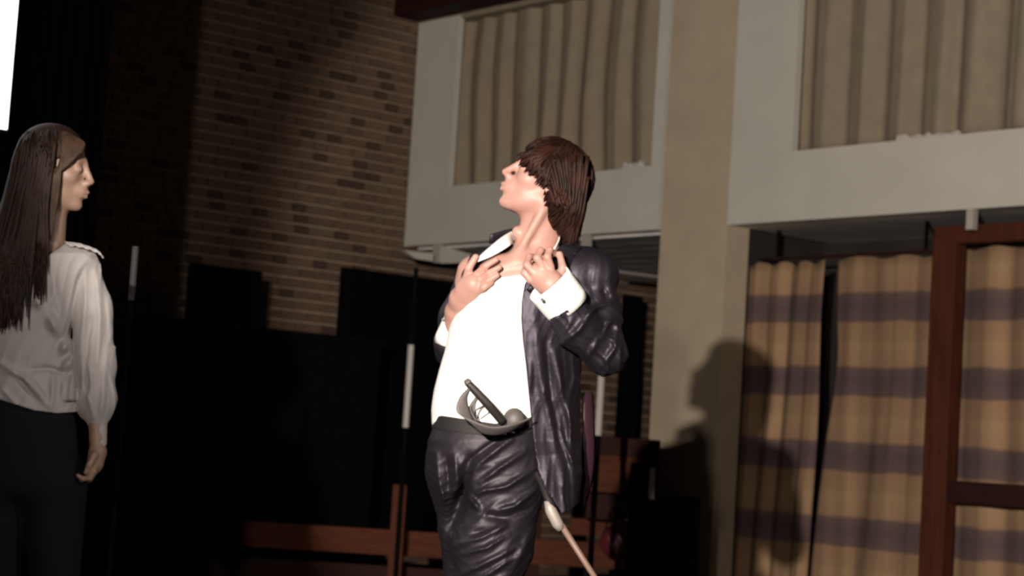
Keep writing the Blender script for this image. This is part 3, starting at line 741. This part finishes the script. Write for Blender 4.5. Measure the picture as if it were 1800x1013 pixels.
# jacket
def edge_x(py): return np.interp(py, [440, 480, 500, 530, 560, 600, 640, 700, 760, 830, 856, 900], [985, 935, 922, 917, 916, 919, 924, 930, 936, 946, 956, 985])
JR = [1012, 1038, 1042, 1032, 1026, 1024, 1022, 1020, 1020, 1021, 1022]
SLEEVE = [(((1038, 552), (1016, 582), (983, 606)), 6, .007), (((1074, 562), (1055, 593), (1036, 625)), 4.5, .008), (((1086, 575), (1081, 612), (1058, 645)), 5, .008),
          (((1072, 532), (1050, 540), (1030, 556)), 4.5, .007), (((1010, 455), (1040, 448), (1068, 470), (1078, 515)), 7, .004), (((1030, 470), (1028, 500), (1040, 530)), 8, -.006),
          (((1064, 575), (1048, 606)), 4, -.007), (((1092, 592), (1090, 630)), 4, .005), (((1005, 560), (990, 590)), 5, .004), (((1020, 610), (1045, 640)), 5, .005), (((1060, 500), (1066, 530)), 6, -.005)]
def jacket_f(P):
    px, py = fm.pix(P)
    t, _, _ = prof(P, fm, TY+[800, 850, 900], [v-1 for v in TL]+[790, 850, 930], JR+[1023, 1022, 1015], TW+[.02, .04, .05], [q+.016 for q in TQ]+[.13, .12, .105], 2.2)
    fold = strokes(px, py, [(((940, 560), (950, 660), (975, 760), (990, 850)), 9, .007), (((975, 620), (990, 700), (1012, 770)), 7, .008), (((1000, 690), (1003, 780), (1008, 850)), 5, .007), (((935, 620), (930, 700)), 6, .004), (((985, 760), (1000, 800), (1015, 832)), 4, .006), (((960, 600), (968, 700), (985, 790)), 6, -.007)])
    sh = smin(t, cap_(P, A(858, 478, -.07), A(1045, 486, .065), .062, .066), .03)
    sh = smin(sh, cap_(P, A(965, 432, -.03), A(1040, 478, .045), .040, .060), .03)
    sh = sh-fold*1.5-.0045*crumple(P, (.15, 1, 0), 60, 4); shell = np.maximum(sh, -(sh+.015))
    frnt = np.maximum(shell, (edge_x(py)-px)*.00155)
    back = np.maximum(shell, P[:, 2]+.045+np.where(py < 500, -.05, 0))
    farsh = np.maximum(np.maximum(shell, (px-868)*.00155), (py-(500+(840-px)*.6))*.00155); farsh = np.maximum(farsh, P[:, 2]-.03)
    b = np.minimum(np.minimum(frnt, back), farsh)
    hem = np.interp(px, [760, 930, 955, 985, 1003, 1022], [770, 790, 856, 905, 898, 880]); b = np.maximum(b, (py-hem)*.00155)
    b = np.maximum(b, (428+np.abs(px-940)*.05-py)*.00155)
    ar = chain(P, [A(1036, 488, .055), A(1050, 545, .085), A(1064, 622, .105)], [.062, .058, .056], .03)
    fo = chain(P, [A(1064, 622, .105), A(1015, 574, .155), A(988, 538, .180)], [.056, .055, .054], .03)
    ar = smin(ar, fo, .02)-strokes(px, py, SLEEVE)*1.8-.0070*crumple(P, (.75, -.65, 0), 70, 3)
    mouth = -((P-A(984, 534, .18).astype(np.float32))@((A(1064, 622, .105)-A(984, 534, .18))/np.linalg.norm(A(1064, 622, .105)-A(984, 534, .18))).astype(np.float32))
    ar = np.maximum(ar, np.where(px < 1030, mouth, -1.))
    fs = chain(P, [A(842, 484, -.07), A(806, 560, -.11), A(795, 618, -.11)], [.058, .050, .045], .03)
    fs2 = chain(P, [A(795, 618, -.11), A(786, 604, -.075)], [.043, .038], .02)
    d = smin(b, ar, .012); d = smin(d, smin(fs, fs2, .02), .012)
    return d
jacket = sdf('jacket', fm, jacket_f, *fbox(fm, 750, 420, 1125, 920, -.20, .27), .0038, 'satin', root, 2)
# lapel, standing collar and the loose back hem with its lining
strip('lapel', fm, [A(988, 430, .10), A(972, 452, .13), A(950, 480, .15), A(925, 510, .150)], [d3(34, 6, -.03), d3(34, 14, -.03), d3(26, 16, -.02), d3(6, 4, -.004)], 'satin', jacket, .004)
strip('collar', fm, [A(862, 412, -.03), A(900, 402, -.06), A(945, 396, -.09), A(985, 404, -.05), A(1000, 425, .04), A(994, 440, .09)], [d3(-2, 16, -.01), d3(0, 24, -.02), d3(0, 34, -.02), d3(14, 30, -.01), d3(22, 18, 0), d3(20, 8, 0)], 'satin', jacket, .005)
strip('lining', fm, [A(1024, 690, -.05), A(1024, 760, -.055), A(1020, 830, -.06), A(1012, 905, -.07)], [d3(18, 0, -.02), d3(22, 0, -.02), d3(24, 0, -.02), d3(18, -12, -.02)], 'satin_lining', jacket, .004)

# trousers
HY = [748, 775, 800, 835, 870]
TRF = [(((899, 772), (862, 800), (829, 826)), 5, .008), (((925, 792), (877, 824), (845, 848)), 5, .008), (((942, 822), (891, 856), (838, 866)), 5, .009), (((940, 862), (906, 890), (870, 899)), 5, .008),
       (((822, 872), (842, 896)), 5, .007), (((797, 960), (847, 945), (888, 924)), 5, .008), (((805, 976), (855, 964), (895, 940)), 4, .007), (((800, 1015), (847, 993), (910, 962)), 5, .008),
       (((845, 1018), (906, 979)), 5, .007), (((766, 796), (772, 850), (784, 898)), 6, .006), (((799, 800), (806, 861)), 5, .006), (((785, 805), (790, 860)), 5, -.006), (((826, 806), (812, 870), (792, 930)), 9, -.016),
       (((850, 905), (890, 912), (930, 895)), 7, -.008), (((880, 770), (850, 790), (822, 812)), 4, -.006), (((860, 930), (830, 940)), 5, -.006), (((935, 930), (905, 1000)), 7, .006), (((840, 1040), (900, 1010)), 5, .007)]
knN = A(852, 1065, .06); anN = fm.floor(838, .03)+np.array([0, .09, 0]); knF = A(826, 1060, -.10); anF = fm.floor(800, -.14)+np.array([0, .09, 0])
def trousers_f(P):
    t, px, py = prof(P, fm, HY, [763, 752, 750, 752, 760], [968, 972, 972, 968, 955], [0]*5, [.115, .128, .13, .13, .13], 2.2)
    t = smax(t, (py-880)*.0011, .05)
    near = chain(P, [A(895, 840, .03), A(866, 960, .05), knN, anN], [.098, .105, .078, .062], .03)
    far = chain(P, [A(818, 830, -.05), A(828, 930, -.07), knF, anF], [.100, .084, .070, .058], .03)
    d = smin(t, near, .04); d = smin(d, far, .04)
    d = d-strokes(px, py, TRF)*1.75-.0052*crumple(P, (1, .55, 0), 62, 6)*np.clip((py-770)/60, 0, 1)-np.where(py > 1020, .004*np.sin(py*.09+px*.05), 0)
    return np.maximum(np.maximum(d, (748-py)*.00155), anN[1]-.07-P[:, 1]+0*d)
tz0 = anN[1]-.12
lo_, hi_ = fbox(fm, 735, 740, 1010, 1000, -.26, .2)
trs = sdf('trousers', fm, trousers_f, (lo_[0], tz0, lo_[2]), hi_, .0042, 'trousers', root, 2)
# belt and shoes
def belt_f(P):
    t, px, py = prof(P, fm, [730, 748, 770, 790], [760, 759, 759, 757], [977, 976, 976, 976], [0]*4, [.121, .122, .125, .13], 2.2)
    lo = np.interp(px, [760, 870, 975], [728, 745, 728]); return np.maximum(np.maximum(np.maximum(t, -(t+.010)), (lo-py)*.00155), (py-lo-27)*.00155)
belt = sdf('belt', fm, belt_f, *fbox(fm, 740, 715, 1000, 790, -.16, .16), .0034, 'leather', trs, 2)
def shoe(an, nm):
    a = np.array(an); fl_y = a[1]-.09
    def fn(P):
        d = cap_(P, (a[0]+.02, fl_y+.045, a[2]), (a[0]-.15, fl_y+.032, a[2]+.06), .042, .034); d = smin(d, cap_(P, (a[0]+.01, fl_y+.06, a[2]), (a[0]+.01, fl_y+.11, a[2]), .042), .02)
        return np.maximum(d, fl_y+.004-P[:, 1]-(P[:, 0]-a[0])*math.tan(rl)*0)
    return sdf(nm, fm, fn, (a[0]-.22, fl_y-.02, a[2]-.08), (a[0]+.09, fl_y+.17, a[2]+.13), .006, 'leather', root)
shoe(anN, 'shoe'); shoe(anF, 'shoe')

# sabre at the belt
sw = empty('sabre', fm.world(A(885, 745, .17)[None])[0])
W = lambda *q: fm.world(A(*q)[None])[0]
V, Fc = tube(catmull([W(823, 674, .225), W(840, 692, .222), W(862, 716, .215), W(884, 742, .195)], 5), catr([.010, .0115, .012, .0115], 5), 14); mesh('grip', V, Fc, 'grip', sw, smooth=True)
V, Fc = tube([W(819, 668, .226), W(822, 672, .225), W(826, 677, .224)], [.007, .0105, .009], 14); mesh('pommel', V, Fc, 'gun_metal', sw, smooth=True)
gp = [(826, 682, .225), (814, 702, .235), (816, 728, .24), (834, 748, .235), (866, 758, .225), (900, 752, .21), (934, 735, .19)]
gw = [d3(1, 1, 0), d3(13, 4, -.012), d3(24, 10, -.025), d3(20, 24, -.03), d3(4, 16, -.035), d3(-4, 13, -.03), d3(-4, 4, -.01)]
gp = [np.array(A(*q))-w_*.5 for q, w_ in zip(gp, gw)]
strip('guard', fm, gp, gw, 'gun_metal', sw, .004)
V, Fc = tube(catmull([W(842, 697, .218), W(829, 712, .222), W(828, 724, .22), W(838, 742, .215)], 4), .0028, 8)
V2, F2 = tube([W(832, 724, .218), W(850, 714, .205)], .0022, 8); V, Fc = join([(V, Fc), (V2, F2)]); mesh('knuckle_bow', V, Fc, 'gun_metal', sw, smooth=True)
def shell_f(P): return np.maximum(ell_(P, A(903, 738, .165), (.030, .038, .03)), -ell_(P, A(903, 741, .158), (.026, .034, .027)))
sdf('shell_guard', fm, lambda P: np.maximum(ell_(P, A(904, 738, .165), (.029, .031, .03)), -(P[:, 1]-A(0, 752, .165)[1])), *fbox(fm, 870, 700, 940, 765, .12, .21), .003, 'gun_metal', sw)
V, Fc = tube(catmull([W(884, 742, .19), W(900, 768, .10), W(930, 815, .08), W(950, 845, .12), W(962, 875, .155), W(970, 893, .155)], 4), catr([.0095, .009, .009, .0085, .010, .0125], 4), 14); mesh('scabbard_throat', V, Fc, 'leather', sw, smooth=True)
V, Fc = tube([W(962, 880, .158), W(968, 897, .157), W(980, 921, .156), W(986, 931, .155)], [.009, .0155, .0155, .011], 14); mesh('ferrule', V, Fc, 'ferrule', sw, smooth=True)
V, Fc = tube([W(978, 910, .156), W(1044, 1013, .14), W(1100, 1100, .13), W(1160, 1195, .12)], [.0085, .0078, .007, .004], 12); mesh('scabbard', V, Fc, 'scabbard', sw, smooth=True)
tag(sw, 'sabre with black grip and curved guard hanging at the belt of the man', 'sabre')

# ================================================================== THE WOMAN
fg = Frame(5.3); B = fg.A
groot = empty('person', fg.world(fg.floor(60)[None])[0])
tag(groot, 'long-haired woman in a pale loose blouse and black trousers, face in profile, arm hanging down', 'person')
gc = B(98, 290, 0); tg = math.radians(-8); yg = math.radians(4)
fwg = np.array([math.cos(tg)*math.cos(yg), math.sin(tg), math.cos(tg)*math.sin(yg)]); sdg = np.array([-math.sin(yg), 0, math.cos(yg)]); upg = np.cross(sdg, fwg); upg = upg if upg[1] > 0 else -upg
HG = np.array([fwg, upg, sdg])
WY = [425, 445, 480, 520, 560, 600, 640, 680, 705, 735]
WL = [60, -5, -45, -52, -50, -48, -46, -48, -52, -56]
WR = [112, 150, 150, 136, 127, 121, 121, 128, 137, 142]
def gfinger(P, pts, r0, r1): n = len(pts)-1; return chain(P, [B(*q) for q in pts], [r0+(r1-r0)*i/n for i in range(n+1)], .004)
def body_g(P):
    d = head_sdf(P, gc, fwg, upg, sdg, .97, .85)
    d = smin(d, cap_(P, B(84, 440, -.0), B(88, 350, -.01), .046, .048), .025)
    t = prof(P, fg, WY, WL, WR, [0]*10, [.04]+[.075]*9, 2.2)[0]+.014
    t = smin(t, cap_(P, B(85, 440, 0), B(140, 458, 0), .03, .035), .03); py = fg.pix(P)[1]
    d = smin(d, np.maximum(np.maximum(t, (py-690)*.0015), (440-py)*.0016), .025)
    a = chain(P, [B(146, 462, 0), B(166, 610, .0), B(171, 770, .03)], [.040, .034, .020], .02)
    h = chain(P, [B(171, 770, .03), B(172, 795, .035), B(168, 815, .04)], [.019, .022, .022], .012)
    h = smin(h, ell_(P, B(167, 812, .04), (.018, .036, .028)), .01)
    for k, (x_, y_) in enumerate(((0, 0), (0, 2), (-1, 2), (-2, -2))):
        w_ = .068-.019*k; h = smin(h, gfinger(P, ((166+x_, 828+y_, w_), (158+x_, 841+y_, w_), (146+x_, 842+y_, w_), (137+x_, 836+y_, w_)), .0088, .0062), .004)
    h = smin(h, gfinger(P, ((166, 800, .065), (157, 818, .075), (151, 831, .075)), .0105, .007), .006)
    return smin(d, smin(a, h, .012), .006)
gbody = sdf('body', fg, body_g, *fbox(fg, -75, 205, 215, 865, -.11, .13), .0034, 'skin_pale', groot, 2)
for s in (1, -1):
    pts = [fg.world(loc2(fg, gc, HG, (.0795+(.004 if k == 1 else 0)-.003*k, .019+.003*math.sin(k*1.5), s*(.014+.011*k)), .97)[None])[0] for k in range(4)]
    V, Fc = tube(pts, [.0015, .0025, .0025, .001], 8); mesh('eyebrow', V, Fc, 'long_hair', gbody, smooth=True)
    pts = [fg.world(loc2(fg, gc, HG, (.0845-.0016*abs(k-1.5)*1.8, -.0045, s*(.020+.0075*k)), .97)[None])[0] for k in range(4)]
    V, Fc = tube(pts, [.0008, .0013, .0013, .0008], 8); mesh('eyelash', V, Fc, 'long_hair', gbody, smooth=True)
def blouse_f(P):
    t, px, py = prof(P, fg, WY, WL, WR, [0]*10, [.045]+[.09, .105, .115, .12, .115, .11, .115, .12, .125], 2.2)
    t = smin(t, cap_(P, B(75, 446, 0), B(142, 462, 0), .036, .048), .03)
    fl = strokes(px, py, [(((0, 638), (45, 668), (84, 712)), 6, .011), (((55, 665), (80, 700)), 4, .008), (((30, 660), (60, 700)), 5, -.008), (((95, 660), (90, 715)), 5, .008), (((112, 650), (110, 710)), 5, .006),
        (((130, 590), (126, 640), (132, 700)), 6, .008), (((5, 685), (30, 712)), 4, .006), (((90, 480), (105, 540), (112, 600)), 7, .006), (((50, 650), (85, 648), (110, 655)), 5, -.008)])
    # ruffled edge down the front
    rx = np.interp(py, [525, 560, 600, 650, 700], [62, 88, 112, 120, 126]); rf = np.exp(-((px-rx)/11)**2)*((py > 518) & (py < 705))*(.010+.008*np.sin(py*.13+px*.10+1.5*np.sin(py*.05)))
    t = t-fl*1.5-np.where(P[:, 2] > 0, rf*1.3, 0)-.0055*crumple(P, (.5, 1, 0), 45, 12)
    hem = np.interp(px, [-50, 0, 60, 100, 140], [690, 703, 722, 727, 724])
    t = np.maximum(np.maximum(t, -(t+.012)), (py-hem)*.0016)
    nk = np.interp(px, [60, 80, 105, 130], [430, 452, 436, 415]); t = np.maximum(t, np.where(px > 55, (nk-py)*.0016, (425-py)*.0016))
    sl = chain(P, [B(146, 465, 0), B(160, 540, 0), B(166, 640, 0), B(168, 705, .005), B(172, 742, .02)], [.044, .053, .056, .054, .026], .03)
    sf = strokes(px, py, [(((150, 470), (150, 540), (140, 620)), 5, .006), (((170, 480), (176, 560), (170, 640)), 5, .007), (((160, 560), (150, 640), (158, 700)), 4, -.007), (((183, 640), (182, 700), (176, 735)), 5, .007), (((160, 655), (156, 700), (165, 735)), 4, .007), (((190, 520), (196, 600)), 5, .004), (((146, 640), (144, 690)), 4, .005)])
    sl = np.maximum(sl-sf*1.5-.005*crumple(P, (.1, 1, 0), 55, 13), (py-752)*.0016)
    sl2 = chain(P, [B(-55, 470, 0), B(-72, 600, 0), B(-75, 720, 0)], [.05, .055, .045], .03)
    return smin(smin(t, sl, .004), sl2, .01)
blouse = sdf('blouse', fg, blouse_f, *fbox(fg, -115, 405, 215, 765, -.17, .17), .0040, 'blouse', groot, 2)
# shoulder frill, cuff with button
V = []; Fc = []
fpts = catmull([B(112, 424, .03), B(140, 428, .045), B(168, 438, .045), B(178, 448, .02)], 8)
for i, q in enumerate(fpts):
    for j in range(4): V.append(q+np.array([.004*j, .003*math.sin(i*1.7)*(j/3)-.004*j*j*.3, .006*j+.005*math.sin(i*1.7)*j/3]))
for i in range(len(fpts)-1):
    for j in range(3): a_ = i*4+j; Fc.append((a_, a_+1, a_+5, a_+4))
o = mesh('frill', fg.world(np.array(V)), Fc, 'blouse', blouse, smooth=True); o.modifiers.new('t', 'SOLIDIFY').thickness = .003
def gcuff(P):
    d = cap_(P, B(172, 745, .02), B(173, 782, .03), .0255, .0225); d = np.maximum(d, -(d+.004)); px, py = fg.pix(P)
    return np.maximum(np.maximum(d, (742-py)*.0016), (py-783)*.0016)
sdf('cuff', fg, gcuff, *fbox(fg, 140, 735, 205, 792, -.03, .08), .0025, 'blouse', blouse, 1)
p0 = fg.world(B(183, 781, .045)[None])[0]; V, Fc = tube([p0-F*.004, p0+F*.004], .005, 10); mesh('cuff_button', V, Fc, 'blouse', blouse)
def gtrs(P):
    t, px, py = prof(P, fg, [690, 730, 780, 840, 880], [-48, -52, -58, -60, -55], [128, 132, 137, 138, 130], [0]*5, [.10, .11, .115, .115, .11], 2.3)
    t = smax(t, (py-880)*.0011, .05)
    a1 = fg.floor(100)+np.array([0, .08, 0]); a2 = fg.floor(-5)+np.array([0, .08, 0])
    n_ = chain(P, [B(95, 850, .0), B(98, 1060, .0), a1], [.092, .060, .048], .03); m_ = chain(P, [B(-12, 850, .0), B(-5, 1060, .0), a2], [.092, .060, .048], .03)
    d = smin(smin(t, n_, .03), m_, .03); return np.maximum(d, (692-py)*.0016)
ga = fg.floor(50); lo_, hi_ = fbox(fg, -85, 680, 165, 900, -.15, .15)
gt = sdf('trousers', fg, gtrs, (lo_[0], ga[1]+.02, lo_[2]), hi_, .0055, 'black_trousers', groot, 1)
for xx in (100, -5):
    a_ = fg.floor(xx)
    sdf('shoe', fg, lambda P, a_=a_: np.maximum(smin(cap_(P, (a_[0], a_[1]+.04, -.02), (a_[0]+.02, a_[1]+.03, .13), .038, .030), cap_(P, (a_[0], a_[1]+.05, 0), (a_[0], a_[1]+.11, 0), .036), .02), a_[1]+.004-P[:, 1]), (a_[0]-.07, a_[1]-.02, -.09), (a_[0]+.09, a_[1]+.17, .19), .006, 'leather', groot)
# long hair
def hair_base_g(P):
    q = (P-gc.astype(np.float32))@HG.astype(np.float32).T
    d = ell_(q, (-.016, .026, 0), (.098, .088, .080))
    lim = np.interp(q[:, 0], [-.1, -.03, .0, .02, .045, .07, .1], [-.2, -.2, -.09, .012, .030, .050, .062]); d = np.maximum(d, lim-q[:, 1])
    bk = chain(P, [B(56, 300, -.01), B(32, 400, .0), B(22, 500, .03), B(14, 560, .05)], [.058, .062, .062, .035], .03)
    return smin(d, bk, .03)
gh = sdf('hair', fg, hair_base_g, *fbox(fg, -60, 195, 175, 610, -.13, .16), .0045, 'long_hair', groot, 1)
parts = []; rs = np.random.RandomState(9)
def glk(pts, r, m_=5): W_ = fg.world(np.array([B(*q) for q in pts])); parts.append(tube(catmull(W_, m_), catr([r*.4]+[r]*(len(pts)-2)+[r*.12], m_), 6))
for i in range(420):
    t = rs.rand(); s = rs.choice([1, 1, 1, -1]); u_ = rs.uniform(-1, 1)
    v_ = rs.uniform(-1, 1, 3); top = (92-40*t+8*u_, 222+10*t, s*.02+.02*v_[0]); md = (92-58*t+6*u_, 262+14*v_[1]+10*t, s*(.086-.012*t+.006*v_[2])); 
    m2 = (78-60*t+6*u_, 350+14*v_[0], s*(.100-.015*t)); m3 = (70-82*t+8*u_, 450+10*u_, .128*s); en = (66-95*t+12*u_, 535+rs.uniform(-90, 50), .142*s if s > 0 else -.11)
    if t < .25 and s > 0: m3 = (78-60*t+6*u_, 420, .10); en = (78-60*t+8*u_, 480+rs.uniform(-40, 60), .13)
    glk((top, md, m2, m3, en), .0068)
V, Fc = join(parts); mesh('hair_locks', V, Fc, 'long_hair', gh, smooth=True); parts = []
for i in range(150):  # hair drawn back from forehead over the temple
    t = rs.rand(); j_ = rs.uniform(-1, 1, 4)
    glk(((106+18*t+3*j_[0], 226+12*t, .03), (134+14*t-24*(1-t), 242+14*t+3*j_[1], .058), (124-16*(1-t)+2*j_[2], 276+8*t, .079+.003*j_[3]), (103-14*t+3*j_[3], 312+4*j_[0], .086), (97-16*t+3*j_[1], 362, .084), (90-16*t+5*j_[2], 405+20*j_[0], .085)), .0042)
V, Fc = join(parts); mesh('temple_locks', V, Fc, 'lit_temple_hair', gh, smooth=True)
